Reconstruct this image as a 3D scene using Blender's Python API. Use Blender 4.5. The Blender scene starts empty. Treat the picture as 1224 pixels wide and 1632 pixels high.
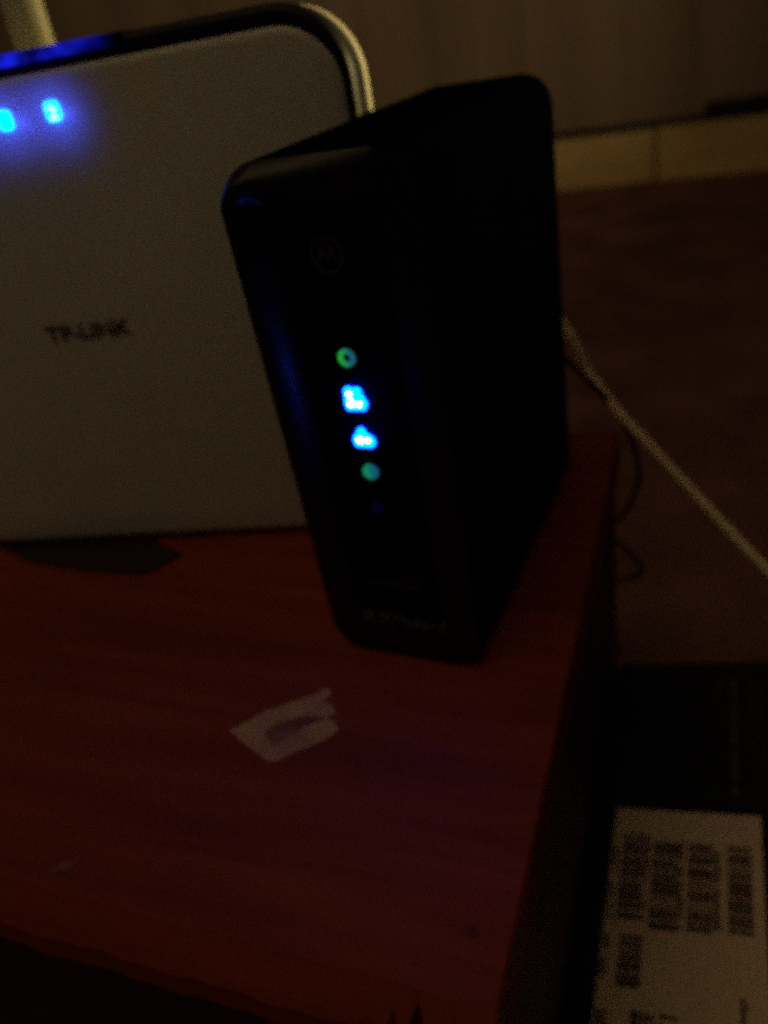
import bpy, bmesh, math, random
from mathutils import Vector, Matrix
random.seed(7)
SC = bpy.context.scene
COL = SC.collection
S = 0.16                 # one layout unit in metres (the camera's height above the cabinet top)
ZF = 2.45                # camera height above the floor, in layout units

def W(x, y, z):
    return Vector((x * S, y * S, (z + ZF) * S))

# ------------------------------------------------------------------ camera
cd = bpy.data.cameras.new('camera')
cam = bpy.data.objects.new('camera', cd)
COL.objects.link(cam)
SC.camera = cam
right = Vector((0.93246941, 0.3233042, -0.16116821))
down = Vector((0.0424639, -0.54114502, -0.83985647))
fwd = Vector((-0.3587445, 0.77629663, -0.51832993))
m = Matrix((right, -down, -fwd)).transposed().to_4x4()
m.translation = W(0, 0, 0)
cam.matrix_world = m
cd.sensor_fit = 'VERTICAL'
cd.sensor_height = 24.0
cd.sensor_width = 18.0
cd.lens = 24.0 * 1280 / 1632
cd.clip_start = 0.01
cd.clip_end = 50
cd.dof.use_dof = True                # the phone hunted for focus in the dark: everything is a little soft
cd.dof.focus_distance = 0.125
cd.dof.aperture_fstop = 8.6

# ------------------------------------------------------------------ dim room light
w = bpy.data.worlds.new('World')
SC.world = w
w.use_nodes = True
bg = w.node_tree.nodes['Background']
bg.inputs['Color'].default_value = (1.0, 0.62, 0.52, 1)
bg.inputs['Strength'].default_value = 0.009

def area(name, loc, target, size, power, color):
    l = bpy.data.lights.new(name, 'AREA')
    l.shape = 'SQUARE'
    l.size = size
    l.energy = power
    l.color = color
    o = bpy.data.objects.new(name, l)
    COL.objects.link(o)
    o.location = loc
    o.rotation_euler = (Vector(target) - Vector(loc)).to_track_quat('-Z', 'Y').to_euler()
    return o

# dim warm room light, split into three added coloured lamps for coloured grain
for k, c in enumerate(((1.0, 0.10, 0.02), (0.0, 0.55, 0.04), (0.0, 0.03, 0.30))):
    area('added_room_lamp', (-0.35 + 0.03 * (k - 1), -0.5, 2.2), (-0.1, 0.6, 0.2), 1.5, 4.1, c)

def spot(name, loc, target, cone, power, color, size):
    l = bpy.data.lights.new(name, 'SPOT')
    l.energy = power
    l.color = color
    l.spot_size = math.radians(cone)
    l.spot_blend = 1.0
    l.shadow_soft_size = size
    o = bpy.data.objects.new(name, l)
    COL.objects.link(o)
    o.location = loc
    o.rotation_euler = (Vector(target) - Vector(loc)).to_track_quat('-Z', 'Y').to_euler()
    return o

# added unseen spots: one brightens the router's right rim, one the left far wall
spot('rim_fill', W(4.2, 6.4, 0.55), W(-0.58, 1.5, 0.22), 15, 44.0, (1.0, 0.76, 0.28), 0.06)
spot('wall_fill', W(1.5, 1.5, 5.0), W(-5.5, 12.0, 0.0), 60, 12.0, (1.0, 0.70, 0.34), 0.12)

SC.view_settings.view_transform = 'Standard'
SC.view_settings.look = 'None'
SC.view_settings.exposure = 0
SC.view_settings.gamma = 1
SC.cycles.use_denoising = False      # night photograph: sensor-like grain
SC.cycles.filter_width = 2.7
SC.cycles.use_adaptive_sampling = True
SC.cycles.adaptive_threshold = 0.14
SC.cycles.adaptive_min_samples = 24
SC.cycles.max_bounces = 6
SC.cycles.sample_clamp_indirect = 2.0

# ------------------------------------------------------------------ materials
def mat(name, base, rough=0.5, spec=0.5, coat=0.0):
    mt = bpy.data.materials.new(name)
    mt.use_nodes = True
    b = mt.node_tree.nodes['Principled BSDF']
    b.inputs['Base Color'].default_value = (*base, 1)
    b.inputs['Roughness'].default_value = rough
    b.inputs['Specular IOR Level'].default_value = spec
    b.inputs['Coat Weight'].default_value = coat
    return mt

def N(mt, t):
    return mt.node_tree.nodes.new(t)

def mottled(name, c1, c2, scale, rough=0.5, stretch=(1, 1, 1), bump=0.0, bscale=200, spec=0.5, detail=6, lo=0.35, hi=0.65, coords='Object'):
    mt = mat(name, c1, rough, spec)
    nt = mt.node_tree
    b = nt.nodes['Principled BSDF']
    tc = N(mt, 'ShaderNodeTexCoord')
    mp = N(mt, 'ShaderNodeMapping')
    mp.inputs['Scale'].default_value = stretch
    nz = N(mt, 'ShaderNodeTexNoise')
    nz.inputs['Scale'].default_value = scale
    nz.inputs['Detail'].default_value = detail
    nz.inputs['Roughness'].default_value = 0.6
    cr = N(mt, 'ShaderNodeValToRGB')
    cr.color_ramp.elements[0].position = lo
    cr.color_ramp.elements[1].position = hi
    cr.color_ramp.elements[0].color = (*c1, 1)
    cr.color_ramp.elements[1].color = (*c2, 1)
    L = nt.links.new
    L(tc.outputs[coords], mp.inputs['Vector'])
    L(mp.outputs['Vector'], nz.inputs['Vector'])
    L(nz.outputs['Fac'], cr.inputs['Fac'])
    L(cr.outputs['Color'], b.inputs['Base Color'])
    if bump:
        n2 = N(mt, 'ShaderNodeTexNoise')
        n2.inputs['Scale'].default_value = bscale
        n2.inputs['Detail'].default_value = 4
        bp = N(mt, 'ShaderNodeBump')
        bp.inputs['Strength'].default_value = bump
        bp.inputs['Distance'].default_value = 0.002
        L(mp.outputs['Vector'], n2.inputs['Vector'])
        L(n2.outputs['Fac'], bp.inputs['Height'])
        L(bp.outputs['Normal'], b.inputs['Normal'])
    return mt

def glow(name, col, strength):
    mt = bpy.data.materials.new(name)
    mt.use_nodes = True
    nt = mt.node_tree
    for n in list(nt.nodes):
        if n.type == 'BSDF_PRINCIPLED':
            nt.nodes.remove(n)
    e = N(mt, 'ShaderNodeEmission')
    e.inputs['Color'].default_value = (*col, 1)
    e.inputs['Strength'].default_value = strength
    nt.links.new(e.outputs[0], nt.nodes['Material Output'].inputs['Surface'])
    return mt

def wood_mat():
    mt = mat('red_stained_wood', (0.2, 0.03, 0.02), 0.5, 0.2)
    nt = mt.node_tree
    L = nt.links.new
    b = nt.nodes['Principled BSDF']
    tc = N(mt, 'ShaderNodeTexCoord')
    def noise(sc, stretch, detail=8, dist=0.0):
        mp = N(mt, 'ShaderNodeMapping')
        mp.inputs['Scale'].default_value = stretch
        nz = N(mt, 'ShaderNodeTexNoise')
        nz.inputs['Scale'].default_value = sc
        nz.inputs['Detail'].default_value = detail
        nz.inputs['Distortion'].default_value = dist
        L(tc.outputs['Object'], mp.inputs['Vector'])
        L(mp.outputs['Vector'], nz.inputs['Vector'])
        return nz.outputs['Fac']
    def ramp(f, pts):
        cr = N(mt, 'ShaderNodeValToRGB')
        cr.color_ramp.elements[0].position, c0 = pts[0]
        cr.color_ramp.elements[0].color = (*c0, 1)
        cr.color_ramp.elements[1].position, c1 = pts[-1]
        cr.color_ramp.elements[1].color = (*c1, 1)
        for p, c in pts[1:-1]:
            e = cr.color_ramp.elements.new(p)
            e.color = (*c, 1)
        L(f, cr.inputs['Fac'])
        return cr.outputs['Color']
    def mix(a, bb, fac, mode='MULTIPLY'):
        mx = N(mt, 'ShaderNodeMix')
        mx.data_type = 'RGBA'
        mx.blend_type = mode
        mx.inputs[0].default_value = 1.0
        if isinstance(fac, float):
            mx.inputs[0].default_value = fac
        else:
            L(fac, mx.inputs[0])
        L(a, mx.inputs[6])
        if isinstance(bb, tuple):
            mx.inputs[7].default_value = (*bb, 1)
        else:
            L(bb, mx.inputs[7])
        return mx.outputs[2]
    grain = noise(60, (0.12, 1.6, 1), 10, 0.6)
    base = ramp(grain, [(0.3, (0.19, 0.027, 0.007)), (0.5, (0.26, 0.039, 0.010)), (0.7, (0.31, 0.055, 0.014))])
    big = ramp(noise(14, (0.5, 1.2, 1), 5, 0.4), [(0.3, (0.68, 0.72, 0.85)), (0.7, (1.0, 1.0, 1.0))])
    c = mix(base, big, 0.9)
    # dull bluish scuffs where the varnish is worn
    sc = ramp(noise(22, (1, 1, 1), 4, 0.2), [(0.58, (0, 0, 0)), (0.72, (0.5, 0.5, 0.5))])
    c = mix(c, (0.21, 0.045, 0.020), sc, 'MIX')
    L(c, b.inputs['Base Color'])
    rr = ramp(noise(30, (0.4, 1, 1), 5), [(0.3, (0.42, 0.42, 0.42)), (0.7, (0.7, 0.7, 0.7))])
    L(rr, b.inputs['Roughness'])
    bp = N(mt, 'ShaderNodeBump')
    bp.inputs['Strength'].default_value = 0.25
    bp.inputs['Distance'].default_value = 0.001
    L(grain, bp.inputs['Height'])
    L(bp.outputs['Normal'], b.inputs['Normal'])
    return mt

M = dict(
    wood=wood_mat(),
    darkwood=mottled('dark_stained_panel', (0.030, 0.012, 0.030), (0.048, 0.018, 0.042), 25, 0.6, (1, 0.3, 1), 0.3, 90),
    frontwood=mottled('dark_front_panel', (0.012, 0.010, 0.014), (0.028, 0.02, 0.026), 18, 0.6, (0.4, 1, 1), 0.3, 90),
    white=mottled('white_gloss_plastic', (0.56, 0.61, 0.49), (0.63, 0.68, 0.55), 12, 0.38, coords='Object'),
    cream=mottled('cream_plastic', (0.78, 0.74, 0.60), (0.84, 0.80, 0.66), 9, 0.6),
    antenna=mottled('antenna_plastic', (0.42, 0.41, 0.25), (0.50, 0.48, 0.31), 30, 0.5),
    gloss=mat('black_gloss_plastic', (0.006, 0.006, 0.009), 0.16, 0.5),
    bezel=mat('smoked_clear_plastic', (0.008, 0.008, 0.02), 0.45, 0.2),
    blackm=mottled('black_modem_plastic', (0.0011, 0.0012, 0.0032), (0.002, 0.002, 0.005), 40, 0.9, bump=0.1, bscale=900, spec=0.0),
    blackface=mat('black_modem_gloss_face', (0.001, 0.001, 0.003), 0.35, 0.08),
    rim=mat('black_gloss_rim', (0.001, 0.001, 0.003), 0.40, 0.50),
    print_dark=mat('dark_print', (0.055, 0.032, 0.042), 0.6),
    print_grey=mat('grey_print', (0.10, 0.09, 0.09), 0.5),
    print_dim=mat('dim_grey_print', (0.048, 0.044, 0.044), 0.5),
    rubber=mat('black_rubber', (0.01, 0.01, 0.01), 0.8),
    paper=mottled('torn_paper', (0.50, 0.30, 0.12), (0.38, 0.20, 0.11), 60, 0.9, bump=0.4, bscale=400),
    label=mottled('label_paper', (0.64, 0.51, 0.33), (0.72, 0.57, 0.37), 35, 0.75),
    boxblack=mottled('black_case', (0.006, 0.006, 0.009), (0.011, 0.010, 0.015), 30, 0.6, bump=0.2, bscale=600, spec=0.25),
    wall=mottled('painted_panel', (0.26, 0.195, 0.140), (0.39, 0.30, 0.215), 5.0, 0.7, (1.6, 1, 0.12), 0.35, 60),
    board=mottled('cream_painted_board', (0.64, 0.48, 0.20), (0.90, 0.70, 0.30), 9, 0.6, (0.6, 1, 1.5), 0.3, 80),
    floor=mottled('brown_carpet', (0.14, 0.064, 0.052), (0.25, 0.125, 0.095), 9, 0.95, (1, 1, 1), 1.0, 130, spec=0.1, detail=10),
    cable=mat('cream_cable_sheath', (0.92, 0.76, 0.46), 0.55),
    blackcable=mat('black_cable_sheath', (0.01, 0.01, 0.012), 0.5),
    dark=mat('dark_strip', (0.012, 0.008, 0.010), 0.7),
    nail=mat('nail_head', (0.05, 0.04, 0.03), 0.5),
    spot=mat('dark_knot', (0.15, 0.018, 0.006), 0.8),
    blue=glow('blue_led', (0.0, 0.032, 1.0), 45.0),
    bluecore=glow('blue_led_core', (0.22, 0.25, 1.0), 45.0),
    cyan=glow('cyan_led', (0.0, 0.20, 1.0), 9),
    cyancore=glow('cyan_led_core', (0.55, 0.95, 1.0), 2.2),
    dimblue=glow('dim_blue_led', (0.1, 0.06, 1.0), 0.012),
)

def ring_glow(name, left, rightc, strength, dot=True):
    mt = glow(name, left, strength)
    nt = mt.node_tree
    e = [n for n in nt.nodes if n.type == 'EMISSION'][0]
    tc = N(mt, 'ShaderNodeTexCoord')
    sp = N(mt, 'ShaderNodeSeparateXYZ')
    mr = N(mt, 'ShaderNodeMapRange')
    mr.inputs['From Min'].default_value = -0.009 * S
    mr.inputs['From Max'].default_value = 0.006 * S
    cr = N(mt, 'ShaderNodeValToRGB')
    cr.color_ramp.elements[0].color = (*left, 1)
    cr.color_ramp.elements[1].color = (*rightc, 1)
    L = nt.links.new
    L(tc.outputs['Object'], sp.inputs[0])
    L(sp.outputs['X'], mr.inputs['Value'])
    L(mr.outputs[0], cr.inputs['Fac'])
    L(cr.outputs['Color'], e.inputs['Color'])
    return mt
M['green_ring'] = ring_glow('green_led_ring', (0.02, 0.55, 0.05), (0.02, 0.16, 0.24), 0.62)
M['green_disc'] = ring_glow('green_led_disc', (0.01, 0.40, 0.14), (0.01, 0.15, 0.26), 0.62)

# ------------------------------------------------------------------ helpers
def link(name, bm, material, parent=None, loc=None, rot=None, smooth=False, kind=None):
    bmesh.ops.recalc_face_normals(bm, faces=bm.faces)
    me = bpy.data.meshes.new(name)
    bm.to_mesh(me)
    bm.free()
    if smooth:
        for p in me.polygons:
            p.use_smooth = True
    me.materials.append(material)
    o = bpy.data.objects.new(name, me)
    COL.objects.link(o)
    if parent:
        o.parent = parent
    if loc is not None:
        o.location = loc
    if rot is not None:
        o.rotation_euler = rot
    if kind:
        o['kind'] = kind
    return o

def thing(name, label, cat, loc, rz=0, group=None):
    o = bpy.data.objects.new(name, None)
    COL.objects.link(o)
    o.empty_display_size = 0.02
    o.location = loc
    o.rotation_euler = (0, 0, rz)
    o['label'] = label
    o['category'] = cat
    if group:
        o['group'] = group
    return o

def tag(o, label, cat, group=None):
    o['label'] = label
    o['category'] = cat
    if group:
        o['group'] = group
    return o

def loft(rings, close=True, cap0=True, cap1=True, bm=None):
    bm = bm or bmesh.new()
    vs = [[bm.verts.new(Vector(p) * S) for p in r] for r in rings]
    n = len(rings[0])
    for a, b in zip(vs, vs[1:]):
        for i in range(n if close else n - 1):
            j = (i + 1) % n
            bm.faces.new((a[i], a[j], b[j], b[i]))
    if cap0:
        bm.faces.new(vs[0])
    if cap1:
        bm.faces.new(list(reversed(vs[-1])))
    return bm

def rrect(x0, x1, z0, z1, r, y, n=10):
    pts = []
    for cx, cz, a0 in ((x1 - r, z1 - r, 0), (x0 + r, z1 - r, 90), (x0 + r, z0 + r, 180), (x1 - r, z0 + r, 270)):
        for i in range(n + 1):
            a = math.radians(a0 + 90 * i / n)
            pts.append((cx + r * math.cos(a), y, cz + r * math.sin(a)))
    return pts

def rslab(x0, x1, z0, z1, r, profile):
    """rounded rectangle lofted through (inset, y) pairs"""
    return loft([rrect(x0 + i, x1 - i, z0 + i, z1 - i, max(r - i, 0.004), y) for i, y in profile])

def box(x0, x1, y0, y1, z0, z1, bev=0.0, bm=None):
    bm2 = bmesh.new()
    bmesh.ops.create_cube(bm2, size=1)
    for v in bm2.verts:
        v.co = Vector(((x0 + x1) / 2 + v.co.x * (x1 - x0), (y0 + y1) / 2 + v.co.y * (y1 - y0), (z0 + z1) / 2 + v.co.z * (z1 - z0))) * S
    if bev:
        bmesh.ops.bevel(bm2, geom=bm2.edges[:], offset=bev * S, segments=2, profile=0.7, affect='EDGES')
    if bm is None:
        return bm2
    me = bpy.data.meshes.new('t')
    bm2.to_mesh(me)
    bm2.free()
    bm.from_mesh(me)
    bpy.data.meshes.remove(me)
    return bm

def prism(pts, ya, yb, bev=0.0):
    """outline in x,z extruded along y"""
    return loft([[(x, ya, z) for x, z in pts], [(x, yb, z) for x, z in pts]])

def catmull(pts, n=8):
    P = [Vector(p) for p in pts]
    P = [P[0] * 2 - P[1]] + P + [P[-1] * 2 - P[-2]]
    out = []
    for i in range(1, len(P) - 2):
        p0, p1, p2, p3 = P[i - 1:i + 3]
        for k in range(n):
            t = k / n
            out.append(0.5 * ((2 * p1) + (p2 - p0) * t + (2 * p0 - 5 * p1 + 4 * p2 - p3) * t * t + (3 * p1 - p0 - 3 * p2 + p3) * t ** 3))
    out.append(P[-2])
    return out

def tube(pts, r, n=12, org=(0, 0, 0), steps=8):
    """tube in world layout units, relative to org (a tuple of layout units)"""
    C = catmull(pts, steps)
    rings = []
    up = Vector((0, 0, 1))
    prev = None
    for i, p in enumerate(C):
        d = (C[min(i + 1, len(C) - 1)] - C[max(i - 1, 0)]).normalized()
        a = prev - d * prev.dot(d) if prev is not None else (d.orthogonal())
        a.normalize()
        prev = a
        b = d.cross(a)
        rr = r(i / (len(C) - 1)) if callable(r) else r
        rings.append([p - Vector(org) + (a * math.cos(2 * math.pi * k / n) + b * math.sin(2 * math.pi * k / n)) * rr for k in range(n)])
    return loft(rings)

def text_mesh(name, body, height, width, material, parent, loc, rot, bold=0.0, depth=0.0006):
    cu = bpy.data.curves.new(name, 'FONT')
    cu.body = body
    cu.size = 1
    cu.offset = bold
    cu.extrude = 0.0
    cu.align_x = 'CENTER'
    cu.align_y = 'CENTER'
    tmp = bpy.data.objects.new('tmp', cu)
    COL.objects.link(tmp)
    bpy.context.view_layer.update()
    me = bpy.data.meshes.new_from_object(tmp.evaluated_get(bpy.context.evaluated_depsgraph_get()))
    bpy.data.objects.remove(tmp)
    bpy.data.curves.remove(cu)
    xs = [v.co.x for v in me.vertices]
    ys = [v.co.y for v in me.vertices]
    cx, cy = (min(xs) + max(xs)) / 2, (min(ys) + max(ys)) / 2
    sx, sy = width * S / (max(xs) - min(xs)), height * S / (max(ys) - min(ys))
    for v in me.vertices:
        v.co = Vector(((v.co.x - cx) * sx, (v.co.y - cy) * sy, 0))
    bm = bmesh.new()
    bm.from_mesh(me)
    bpy.data.meshes.remove(me)
    r = bmesh.ops.extrude_face_region(bm, geom=bm.faces[:])
    for g in r['geom']:
        if isinstance(g, bmesh.types.BMVert):
            g.co.z += depth * S * 3
    o = link(name, bm, material, parent, loc, rot)
    return o

# ------------------------------------------------------------------ setting: floor, wall, baseboard
bm = bmesh.new()
bmesh.ops.create_grid(bm, x_segments=80, y_segments=80, size=2.6)
for v in bm.verts:
    v.co.z = 0.0012 * math.sin(v.co.x * 9.1 + 2 * math.sin(v.co.y * 5)) * math.cos(v.co.y * 7.3)
fl = link('floor', bm, M['floor'], None, (0, -0.55, -0.0012), smooth=True, kind='structure')

YW = 12.12                                   # wall plane
wall = link('wall', box(-16, 16, YW + 0.10, YW + 0.4, -ZF - 0.02, 14), M['wall'], None, (0, 0, ZF * S), kind='structure')
joints = [-15.9, -13.35, -11.2, -9.0, -6.8, -4.6, -2.37, -0.22, 2.0, 4.2, 6.4, 8.6, 10.8, 13.0, 15.9]
for a, b in zip(joints, joints[1:]):
    dz = random.uniform(0, 0.02)
    link('wall_panel', box(a + 0.004, b - 0.004, YW + 0.06 + dz * 0.5, YW + 0.11, -1.84, 13.9, 0.025), M['wall'], wall)

bb = thing('baseboard', 'cream painted wooden baseboard running along the foot of the back wall', 'baseboard', W(0, YW, -ZF))
jb = [-15.9, -9.4, -0.665, 7.3, 15.9]
for i, (a, b) in enumerate(zip(jb, jb[1:])):
    dy = 0.01 if i % 2 else 0.0
    link('board', box(a + 0.018, b - 0.018, -0.17 + dy, -0.0, 0.0, 0.655 - (0.012 if i % 2 else 0), 0.02), M['board'], bb)
bmn = bmesh.new()
bmesh.ops.create_uvsphere(bmn, u_segments=10, v_segments=6, radius=0.018 * S)
link('nail', bmn, M['nail'], bb, Vector((-0.98, -0.165, 0.58)) * S)

st = link('gap_strip', box(-15.9, 15.9, -0.13, -0.01, 0.0, 0.075, 0.01), M['dark'], None, W(0, YW, -ZF + 0.658))  # dark gap above the baseboard, put in as a solid dark strip
tag(st, 'dark gap line above the cream baseboard, put in as a thin strip', 'strip')
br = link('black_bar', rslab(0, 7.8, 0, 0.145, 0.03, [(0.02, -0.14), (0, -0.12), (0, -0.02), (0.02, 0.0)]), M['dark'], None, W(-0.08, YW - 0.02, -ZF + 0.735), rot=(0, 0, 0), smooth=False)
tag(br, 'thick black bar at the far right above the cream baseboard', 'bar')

# ------------------------------------------------------------------ cabinet
cab = thing('low_wooden_cabinet', 'low cabinet with scuffed red stained wooden top and dark sides under both devices', 'cabinet', W(0, 0, -ZF))
T0 = ZF - 1.0                                  # top surface height above the floor
XL, XR, YB, YF = -2.9, -0.191, 1.914, 0.455
random.seed(3)
cols = []
nx = 260
chips = [(-0.315, 0.006, 0.022), (-0.286, 0.012, 0.034), (-0.240, 0.013, 0.024), (-0.352, 0.007, 0.010)]
for i in range(nx + 1):
    t = i / nx
    x = XR - (XR - XL) * t ** 1.6
    ch = 0
    for cx, cw, dp in chips:
        ch = max(ch, dp * max(0, 1 - (abs(x - cx) / cw) ** 1.5))
    wob = 0.0018 * math.sin(x * 31) + 0.0012 * math.sin(x * 83 + 1)
    yf = YF + wob
    prof = [(YB, T0), (yf + 0.12, T0)]
    for k in range(7):
        a = math.radians(90 + 90 * k / 6)
        prof.append((yf + 0.004 - 0.045 * (1 - math.sin(math.radians(90 - 90 * k / 6))), T0 - 0.045 + 0.045 * math.sin(a)))
    prof += [(yf - 0.041, T0 - 0.095), (yf, T0 - 0.10), (YB, T0 - 0.10)]
    if ch > 0.001:       # splintered notch through the lip
        prof = [(max(y, YF - 0.041 + ch), z) for y, z in prof]
    ins = 0.006 if i in (0, nx) else 0.0
    if ins:
        prof = [(min(max(y, YF), YB), min(z, T0 - ins)) if z > T0 - 0.02 else (y, z) for y, z in prof]
        x += 0.004 if i == 0 else -0.004
    cols.append([(x, y, z) for y, z in prof])
link('top_board', loft(cols), M['wood'], cab)
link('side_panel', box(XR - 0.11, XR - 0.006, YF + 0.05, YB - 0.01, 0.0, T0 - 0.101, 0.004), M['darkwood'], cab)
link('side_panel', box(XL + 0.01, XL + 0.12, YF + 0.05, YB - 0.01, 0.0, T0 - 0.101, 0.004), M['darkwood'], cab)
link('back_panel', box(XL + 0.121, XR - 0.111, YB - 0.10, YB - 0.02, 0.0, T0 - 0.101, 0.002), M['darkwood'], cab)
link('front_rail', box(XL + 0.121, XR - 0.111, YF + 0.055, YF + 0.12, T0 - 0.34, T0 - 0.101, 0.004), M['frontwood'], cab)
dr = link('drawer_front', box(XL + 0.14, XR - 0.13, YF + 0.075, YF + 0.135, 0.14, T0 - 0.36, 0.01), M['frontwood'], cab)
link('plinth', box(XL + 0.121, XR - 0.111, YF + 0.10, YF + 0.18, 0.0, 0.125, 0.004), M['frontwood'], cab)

def blob(pts, h, name, material, parent, loc, jit=0.0, seed=1):
    random.seed(seed)
    P = []
    n = len(pts)
    for i in range(n):
        a, b = Vector(pts[i]), Vector(pts[(i + 1) % n])
        for k in range(5):
            p = a.lerp(b, k / 5)
            P.append((p.x + random.uniform(-jit, jit), p.y + random.uniform(-jit, jit)))
    bm = loft([[(x, y, 0) for x, y in P], [(x, y, h) for x, y in P]])
    return link(name, bm, material, parent, loc)

# worn knots that belong to the wood
for (x, y, r) in ((-0.242, 0.542, 0.007), (-0.228, 1.075, 0.010)):
    pts = [(x + r * (1.4 if abs(math.cos(a)) > .5 else 1) * math.cos(a), y + r * math.sin(a)) for a in [k * math.pi / 4 for k in range(8)]]
    blob(pts, 0.0012, 'dark_knot', M['spot'], cab, Vector((0, 0, T0)) * S, 0.002, int(x * -1000))

# ------------------------------------------------------------------ torn paper sticker and scrap
cx, cy = -0.625, 0.82
outer = [(-0.733, 0.790), (-0.690, 0.842), (-0.652, 0.872), (-0.622, 0.893), (-0.603, 0.918), (-0.583, 0.905), (-0.592, 0.886), (-0.574, 0.880), (-0.558, 0.862), (-0.572, 0.850), (-0.552, 0.842), (-0.540, 0.828), (-0.556, 0.802), (-0.588, 0.776), (-0.615, 0.748), (-0.632, 0.740), (-0.652, 0.750), (-0.700, 0.772)]
inner = [(-0.655, 0.782), (-0.668, 0.800), (-0.655, 0.822), (-0.632, 0.836), (-0.606, 0.848), (-0.584, 0.852), (-0.570, 0.848), (-0.582, 0.838), (-0.602, 0.824), (-0.612, 0.800), (-0.632, 0.778), (-0.644, 0.772)]
def resample(pts, n):
    L = [0]
    for i in range(len(pts)):
        L.append(L[-1] + (Vector(pts[(i + 1) % len(pts)]) - Vector(pts[i])).length)
    out = []
    for k in range(n):
        d = L[-1] * k / n
        i = max(j for j in range(len(pts)) if L[j] <= d)
        t = (d - L[i]) / (L[i + 1] - L[i])
        out.append(Vector(pts[i]).lerp(Vector(pts[(i + 1) % len(pts)]), t))
    return out
def angsort(pts, c):
    return sorted(pts, key=lambda p: math.atan2(p[1] - c[1], p[0] - c[0]))
random.seed(5)
O = resample(outer, 72)
# pair every outline point with the nearest-by-angle point of the worn-through hole
ci = Vector((-0.622, 0.812))
I = []
inn = resample(inner, 200)
for p in O:
    a = math.atan2(p.y - ci.y, p.x - ci.x)
    q = min(inn, key=lambda s: abs((math.atan2(s.y - ci.y, s.x - ci.x) - a + math.pi) % (2 * math.pi) - math.pi))
    I.append(q + Vector((random.uniform(-1, 1), random.uniform(-1, 1))) * 0.0015)
O = [p + Vector((random.uniform(-1, 1), random.uniform(-1, 1))) * 0.0018 for p in O]
bm = bmesh.new()
h = 0.0022
rings = [[bm.verts.new(Vector((p.x - cx, p.y - cy, z)) * S) for p in pp] for pp, z in ((O, 0), (O, h), (I, h), (I, 0))]
n = len(O)
for a, b in zip(rings, rings[1:] + rings[:1]):
    for i in range(n):
        j = (i + 1) % n
        try:
            bm.faces.new((a[i], a[j], b[j], b[i]))
        except ValueError:
            pass
stk = link('torn_sticker', bm, M['paper'], None, W(cx, cy, -1 + 0.0003))
tag(stk, 'torn tan paper sticker with a worn-through middle on the red wooden top', 'sticker')
wp = blob([(x - cx, y - cy) for x, y in inner], 0.0012, 'worn_patch', mottled('rubbed_sticker', (0.13, 0.035, 0.025), (0.30, 0.13, 0.08), 90, 0.9), stk, (0, 0, 0), 0.0, 11)
wp['label'] = 'brownish rubbed middle of the sticker'
sp = blob([(-0.021, -0.010), (-0.008, 0.010), (0.018, 0.016), (0.006, -0.004)], 0.0015, 'paper_scrap', mat('faded_paper', (0.20, 0.075, 0.05), 0.9), None, W(-0.860, 0.492, -1 + 0.0003), 0.002, 9)
tag(sp, 'tiny faded scrap of paper stuck near the front edge of the wooden top', 'scrap')

# ------------------------------------------------------------------ white router
RA = math.radians(10)
rt = thing('white_router', 'white upright router with rounded corners and two lit cyan lights behind the modem', 'router', W(-0.575, 1.467, -1), RA)
RW = 1.40
B0 = 0.012
link('front_cover', rslab(-RW + 0.012, -0.009, B0, 1.024, 0.115, [(0.022, -0.030), (0.010, -0.027), (0.003, -0.019), (0.0, -0.008), (0.0, 0.012)]), M['white'], rt, smooth=True)
link('bezel', rslab(-RW, 0.0, B0 + 0.002, 1.050, 0.13, [(0.014, -0.025), (0.006, -0.024), (0.0, -0.014), (0.0, 0.036), (0.006, 0.042)]), M['bezel'], rt, smooth=True)
link('back_shell', rslab(-RW + 0.02, 0.008, B0 + 0.004, 1.046, 0.130, [(0.008, 0.040), (0.001, 0.043), (0.0, 0.05), (0.0, 0.075), (0.012, 0.09), (0.06, 0.13), (0.12, 0.19)]), M['cream'], rt, smooth=True)
ft = [(-1.16, 0.02), (-1.119, -0.03), (-1.008, -0.092), (-0.90, -0.125), (-0.80, -0.150), (-0.653, -0.172), (-0.612, -0.14), (-0.58, -0.095), (-0.66, -0.05), (-0.70, 0.02)]
bm = loft([[(x, y, 0.0005) for x, y in ft], [(x, y, 0.010) for x, y in ft]])
link('stand_foot', bm, mat('dark_smoked_foot', (0.022, 0.010, 0.018), 0.35, 0.4), rt)
link('stand_bar', box(-1.30, -0.12, -0.005, 0.20, 0.0005, 0.0115, 0.002), M['rubber'], rt)
text_mesh('brand_lettering', 'TP-LINK', 0.034, 0.200, M['print_dark'], rt, Vector((-0.650, -0.0302, 0.543)) * S, (math.pi / 2, 0, 0), bold=0.022, depth=0.0006)

def led_block(name, w, h, r, mt, parent, x, z, y0, y1):
    bm = rslab(-w / 2, w / 2, -h / 2, h / 2, r, [(0.0, 0.0), (0.0, -(y0 - y1) * 0.6), (0.002, -(y0 - y1))])
    return link(name, bm, mt, parent, Vector((x, y0, z)) * S)

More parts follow.
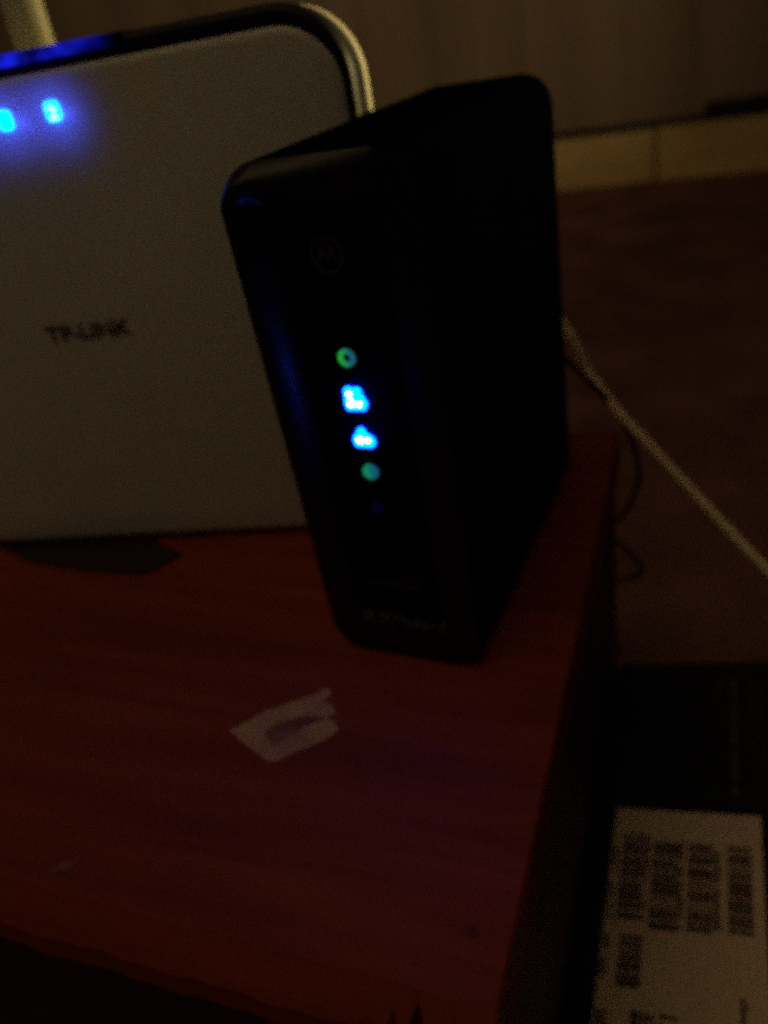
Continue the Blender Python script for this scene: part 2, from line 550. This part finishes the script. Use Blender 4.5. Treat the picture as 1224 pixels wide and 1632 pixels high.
for (x, z) in ((-0.671, 0.951), (-0.570, 0.952), (-0.772, 0.951), (-0.873, 0.950)):
    x += 0.010
    l = led_block('indicator_light', 0.029, 0.033, 0.009, M['cyan'], rt, x, z, -0.0295, -0.0345)
    if abs(x + 0.560) < 0.001:
        # the lit numeral inside this indicator
        text_mesh('light_symbol', '2', 0.022, 0.014, M['cyancore'], l, Vector((0.001, -0.0052, -0.002)) * S, (math.pi / 2, 0, 0), bold=0.01, depth=0.0003)
    pl = bpy.data.lights.new('halo_helper', 'SPOT')
    pl.spot_size = math.radians(150)
    pl.spot_blend = 0.6
    pl.energy = 0.0036
    pl.color = (0.05, 0.07, 1.0)
    pl.shadow_soft_size = 0.0
    lo = bpy.data.objects.new('halo_helper', pl)
    COL.objects.link(lo)
    lo.parent = rt
    lo.location = Vector((x, -0.078, z)) * S
    lo.rotation_euler = (math.pi / 2, 0, 0)      # unseen lamp added ahead of the cover to cast the blue halo

# blue reflection of the indicators on the top bezel, put in as a glowing strip
le = glow('painted_led_reflection', (0.012, 0.02, 1.0), 0.5)
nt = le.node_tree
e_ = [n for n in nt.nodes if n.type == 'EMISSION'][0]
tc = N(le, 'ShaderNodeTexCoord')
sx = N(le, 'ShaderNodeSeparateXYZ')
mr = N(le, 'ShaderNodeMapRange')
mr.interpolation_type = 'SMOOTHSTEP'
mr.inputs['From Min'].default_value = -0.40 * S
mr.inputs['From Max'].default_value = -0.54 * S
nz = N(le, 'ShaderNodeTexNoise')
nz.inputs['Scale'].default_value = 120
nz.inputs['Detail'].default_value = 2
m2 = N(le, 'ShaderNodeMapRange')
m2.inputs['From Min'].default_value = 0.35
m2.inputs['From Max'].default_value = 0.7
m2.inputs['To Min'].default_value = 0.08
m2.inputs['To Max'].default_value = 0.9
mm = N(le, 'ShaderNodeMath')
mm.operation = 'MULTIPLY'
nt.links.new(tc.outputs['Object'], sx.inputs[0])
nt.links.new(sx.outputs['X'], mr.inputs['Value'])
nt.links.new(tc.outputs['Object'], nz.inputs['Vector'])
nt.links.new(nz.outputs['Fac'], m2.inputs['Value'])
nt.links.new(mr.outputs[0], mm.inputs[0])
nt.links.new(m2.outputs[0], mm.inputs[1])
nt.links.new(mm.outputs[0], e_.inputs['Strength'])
link('painted_led_reflection', box(-1.0, -0.39, -0.0265, 0.034, 1.032, 1.0525, 0.004), le, rt)

# antennas behind the router
for ax, lean in ((-0.745, 0.02), (-1.25, -0.04)):
    an = link('antenna', tube([(0, 0, 0), (0.002 + lean * 0.2, 0, 0.25), (0.004 + lean * 0.6, 0, 0.6), (0.01 + lean, 0.0, 1.0)], lambda t: 0.047 - 0.012 * t, 20), M['antenna'], rt, Vector((ax, 0.30, 0.86)) * S, smooth=True)
    link('antenna_hinge', tube([(0, 0, -0.10), (0, 0, -0.05), (0, 0, 0.0)], 0.05, 20), M['antenna'], an, smooth=True)

# ------------------------------------------------------------------ black modem
MA = math.radians(-4.6)
mo = thing('black_cable_modem', 'black upright modem with a column of glowing blue and green lights', 'modem', W(-0.336, 0.994, -1), MA)
MW, MH, MD, MR = 0.286, 0.862, 0.735, 0.060
zb = 0.006
def mring(i, y, r=MR):
    pts = rrect(-MW + i, 0 - i, zb + i, zb + MH - i, max(r - i, 0.01), y)
    if y < 0.012:        # the raised wing fades out towards the right edge and the foot
        pts = [(x, 0.012 + (y - 0.012) * min(1, 0.02 + 1.3 * max(0, -x / MW - 0.30)) * min(1, 0.1 + 5.5 * max(0, z - 0.05)), z) for x, y, z in pts]
    return pts
# outer shell with a raised gloss rim round the sunk front
prof = [(0.060, 0.012), (0.056, 0.0095), (0.052, 0.004), (0.047, -0.008), (0.043, -0.020), (0.039, -0.031), (0.034, -0.041), (0.026, -0.046), (0.017, -0.041), (0.009, -0.027), (0.003, -0.012), (0.0, 0.0), (0.0, MD - 0.03), (0.006, MD - 0.01), (0.02, MD)]
bm = loft([mring(i, y) for i, y in prof[11:]], cap0=False)
link('shell', bm, M['blackm'], mo, smooth=True)
bm = loft([mring(i, y) for i, y in prof[:12]], cap0=False, cap1=False)
link('front_rim', bm, M['rim'], mo, smooth=True)
bm = loft([mring(0.0605, 0.012), mring(0.0605, 0.02)])
bm = loft([mring(0.0598, 0.0122), mring(0.0598, 0.03)])
link('front_face', bm, M['blackface'], mo)
YFc = 0.0122
for x in (-0.24, -0.055):
    for y in (0.06, 0.62):
        link('foot', box(x - 0.02, x + 0.02, y, y + 0.04, 0, 0.008, 0.001), M['rubber'], mo)

def outline_disc(r, n=20):
    return [(r * math.cos(2 * math.pi * k / n), r * math.sin(2 * math.pi * k / n)) for k in range(n)]
def on_face(name, pts, mt, x, z, h=0.005, parent=mo, y=YFc):
    bm = loft([[(px, 0, pz) for px, pz in pts], [(px, -h, pz) for px, pz in pts]])
    return link(name, bm, mt, parent, Vector((x, y, z)) * S)
def ring(name, ro, ri, mt, x, z, parent, y=YFc, h=0.003, n=28):
    A, B = outline_disc(ro, n), outline_disc(ri, n)
    bm = loft([[(p, 0, q) for p, q in A], [(p, -h, q) for p, q in A], [(p, -h, q) for p, q in B], [(p, 0, q) for p, q in B]], cap0=False, cap1=False)
    return link(name, bm, mt, parent, Vector((x, y, z)) * S)
LX = -0.1455
ring('power_light', 0.0140, 0.0062, M['green_ring'], LX - 0.002, 0.589, mo)
# receive light: two arrow heads over a bar, seen as one lobed glow
rx = [(-0.0150, -0.0190), (0.0125, -0.0185), (0.0165, -0.013), (0.0165, -0.006), (0.0120, 0.0030), (0.0085, 0.0075), (0.0105, 0.0125), (0.0065, 0.0165), (0.0015, 0.0165), (-0.0035, 0.0145), (-0.0080, 0.0175), (-0.0140, 0.0170), (-0.0170, 0.0125), (-0.0160, 0.006), (-0.0180, -0.004), (-0.0175, -0.014)]
a = on_face('receive_light', rx, M['blue'], LX + 0.000, 0.525)
def core(parent, spots):
    for x, z, r in spots:
        bm = loft([[(p, 0, q) for p, q in outline_disc(r, 14)], [(p * .8, -0.0015, q * .8) for p, q in outline_disc(r, 14)]])
        link('light_core', bm, M['bluecore'], parent, Vector((x, -0.0051, z)) * S)
core(a, [(-0.0085, 0.0075, 0.0036), (-0.0070, -0.0010, 0.0028), (-0.0085, -0.0090, 0.0044), (0.0060, -0.0085, 0.0040)])
tx = [(-0.0140, -0.0150), (0.0125, -0.0150), (0.0165, -0.0105), (0.0155, -0.0030), (0.0100, 0.0035), (0.0045, 0.0050), (0.0015, 0.0125), (-0.0030, 0.0165), (-0.0080, 0.0145), (-0.0110, 0.0070), (-0.0165, 0.0030), (-0.0180, -0.0040), (-0.0170, -0.0110)]
a = on_face('send_light', tx, M['blue'], LX + 0.0020, 0.4585)
core(a, [(-0.0072, -0.0035, 0.0050), (0.0068, -0.0035, 0.0032)])
ring('online_light', 0.0135, 0.0020, M['green_disc'], LX + 0.001, 0.397, mo)
on_face('link_light', outline_disc(0.0095, 16), M['dimblue'], LX + 0.001, 0.330)
# round emblem: ring with the winged letter
em = ring('emblem', 0.026, 0.0215, M['print_dim'], -0.147, 0.738, mo, h=0.001)
wing = [(-0.017, -0.012), (-0.011, 0.012), (-0.006, 0.014), (0.0, -0.002), (0.006, 0.014), (0.011, 0.012), (0.017, -0.012), (0.010, -0.006), (0.006, 0.002), (0.0, -0.012), (-0.006, 0.002), (-0.010, -0.006)]
bm = loft([[(x, 0, z) for x, z in wing], [(x, -0.001, z) for x, z in wing]])
link('emblem_letter', bm, M['print_dim'], em)
text_mesh('model_lettering', 'SURFboard', 0.026, 0.160, M['print_grey'], mo, Vector((-0.138, YFc, 0.088)) * S, (math.pi / 2, 0, 0), bold=0.005)
random.seed(4)
# fine print too blurred to read
for row, (zz, x0, x1) in enumerate(((0.182, -0.12, -0.085), (0.166, -0.19, -0.09))):
    bm = bmesh.new()
    x = x0
    while x < x1:
        wv = random.uniform(0.004, 0.007)
        box(x, x + wv, YFc - 0.0008, YFc, zz, zz + random.choice((0.006, 0.009)), 0, bm)
        x += wv + random.choice((0.002, 0.002, 0.006))
    link('fine_print', bm, M['print_dim'], mo, kind='stuff')

# ------------------------------------------------------------------ cables
wc = link('cream_cable', tube([(-0.95, 1.78, -0.55), (-0.80, 1.90, -0.58), (-0.55, 2.02, -0.60), (-0.42, 2.03, -0.64), (-0.319, 2.0, -0.757), (-0.267, 2.0, -0.871), (-0.192, 1.95, -0.955), (-0.103, 1.9, -1.037), (0.006, 1.85, -1.143), (0.177, 1.75, -1.29), (0.36, 1.68, -1.45), (0.55, 1.68, -1.64), (0.78, 1.78, -1.96), (1.00, 1.90, -2.30), (1.25, 2.0, -2.43), (1.7, 2.1, -2.435), (2.6, 2.3, -2.435)], 0.0130, 14, (0, 0, -ZF)), M['cable'], None, (0, 0, 0), smooth=True)
tag(wc, 'thin cream cable running from behind the modem down toward the floor', 'cable')
kc = link('black_cable', tube([(-0.31, 1.76, -0.72), (-0.305, 1.82, -0.745), (-0.285, 1.87, -0.80), (-0.252, 1.92, -0.865), (-0.194, 1.99, -0.983), (-0.161, 2.05, -1.11), (-0.149, 2.08, -1.228), (-0.178, 2.1, -1.34), (-0.23, 2.1, -1.44), (-0.161, 2.1, -1.532), (-0.146, 2.1, -1.591), (-0.235, 2.1, -1.660), (-0.22, 2.08, -1.9), (-0.28, 2.05, -2.2), (-0.35, 2.1, -2.42), (-0.6, 2.3, -2.44), (-1.5, 2.6, -2.44)], 0.0080, 10, (0, 0, -ZF)), M['blackcable'], None, (0, 0, 0), smooth=True)
tag(kc, 'thin black cable looping down behind the back corner of the cabinet', 'cable')

# ------------------------------------------------------------------ black case with barcode label
K = 0.87
TA = math.radians(10)
px0, pz0 = -0.18 * K, -1.95 * K
case = thing('black_labelled_case', 'black sloped case beside the cabinet carrying a tan barcode label', 'case', W(px0, 0, -ZF))
x0, x1, y0, y1 = -0.030 * K, 0.55, 0.36, 2.085 * K
def topz(x):
    return pz0 + ZF + math.tan(TA) * x
sec = [(x0, 0.0), (x0, topz(x0) - 0.012), (x0 + 0.010, topz(x0 + 0.010)), (x1 - 0.02, topz(x1 - 0.02)), (x1, topz(x1) - 0.02), (x1, 0.0)]
bm = loft([[(x, y0 + 0.01, min(z, topz(x) - 0.01)) for x, z in sec], [(x, y0 + 0.02, z) for x, z in sec], [(x, y1 - 0.012, z) for x, z in sec], [(x, y1, z if z < .01 else z - 0.012) for x, z in sec]])
link('case_body', bm, M['boxblack'], case)
TR = (0, -TA, 0)
def P(X, Y, up):
    """point on the sloped lid: X along the slope, Y back, up = proud of the surface"""
    X *= K; Y *= K
    return Vector((X * math.cos(TA) - up * math.sin(TA), Y, pz0 + ZF + X * math.sin(TA) + up * math.cos(TA)))
def quads(rects, name, material, parent, up0, up1, kind=None):
    bm = bmesh.new()
    for (a, b, c, d) in rects:
        c8 = [P(X, Y, u) * S for u in (up0, up1) for X, Y in ((a, c), (b, c), (b, d), (a, d))]
        v = [bm.verts.new(q) for q in c8]
        for f in ((0, 1, 2, 3), (7, 6, 5, 4), (0, 4, 5, 1), (1, 5, 6, 2), (2, 6, 7, 3), (3, 7, 4, 0)):
            bm.faces.new([v[i] for i in f])
    return link(name, bm, material, parent, kind=kind)
lab = quads([(0.020, 0.382, 0.56, 1.490)], 'barcode_label', M['label'], case, 0.0003, 0.0028)
random.seed(21)
def barcode(a, b, c, d):
    rects = []
    y = c
    while y < d - 0.002:
        t = random.choice((0.0015, 0.002, 0.003, 0.005, 0.009))
        rects.append((a, b, y, min(y + t, d)))
        y += t + random.choice((0.0008, 0.0012, 0.0016, 0.0022, 0.0045))
    quads(rects, 'barcode', M['print_dark'], lab, 0.0027, 0.0034)
def textcol(a, b, c, d, dense=0.8):
    """a line of tiny print running along the label, too blurred to read"""
    rects = []
    y = c
    while y < d:
        t = random.uniform(0.006, 0.010)
        if random.random() < dense:
            rects.append((a, b - random.choice((0, 0, 0.3)) * (b - a), y, y + t * 0.75))
            rects.append((a, a + 0.3 * (b - a), y + t * 0.3, y + t))
        y += t + 0.0015
    quads(rects, 'small_print', M['print_dark'], lab, 0.0027, 0.0034, kind='stuff')
barcode(0.046, 0.102, 1.165, 1.412)
barcode(0.124, 0.186, 1.150, 1.398)
barcode(0.210, 0.268, 1.155, 1.398)
barcode(0.302, 0.357, 1.162, 1.396)
barcode(0.062, 0.116, 1.004, 1.130)
textcol(0.104, 0.118, 1.17, 1.405)
textcol(0.187, 0.203, 1.155, 1.392)
textcol(0.270, 0.288, 1.158, 1.372)
textcol(0.024, 0.038, 1.165, 1.365, 0.75)
textcol(0.024, 0.040, 1.09, 1.125, 0.95)
textcol(0.022, 0.038, 1.02, 1.065, 0.9)
textcol(0.025, 0.055, 0.88, 0.945, 0.9)
textcol(0.100, 0.150, 0.86, 0.955, 0.9)
textcol(0.160, 0.200, 0.90, 0.960, 0.9)
textcol(0.324, 0.340, 0.90, 1.012, 1.0)
def vprint(a, b, c, d, mtl, dense=0.85):
    rects = []
    y = c
    while y < d:
        t = random.uniform(0.008, 0.014)
        if random.random() < dense:
            rects.append((a, b, y, y + t * 0.45))
            rects.append((a + 0.35 * (b - a), a + 0.6 * (b - a), y + t * 0.2, y + t * 0.9))
        y += t + 0.002
    quads(rects, 'case_print', mtl, case, 0.0001, 0.0010, kind='stuff')
vprint(0.312, 0.334, 1.55, 1.988, M['print_grey'], 0.93)
vprint(0.280, 0.293, 1.94, 1.985, M['print_grey'], 1.0)
vprint(0.366, 0.376, 1.72, 1.98, M['print_dim'], 0.7)
vprint(0.390, 0.400, 1.60, 1.98, M['print_dim'], 0.7)
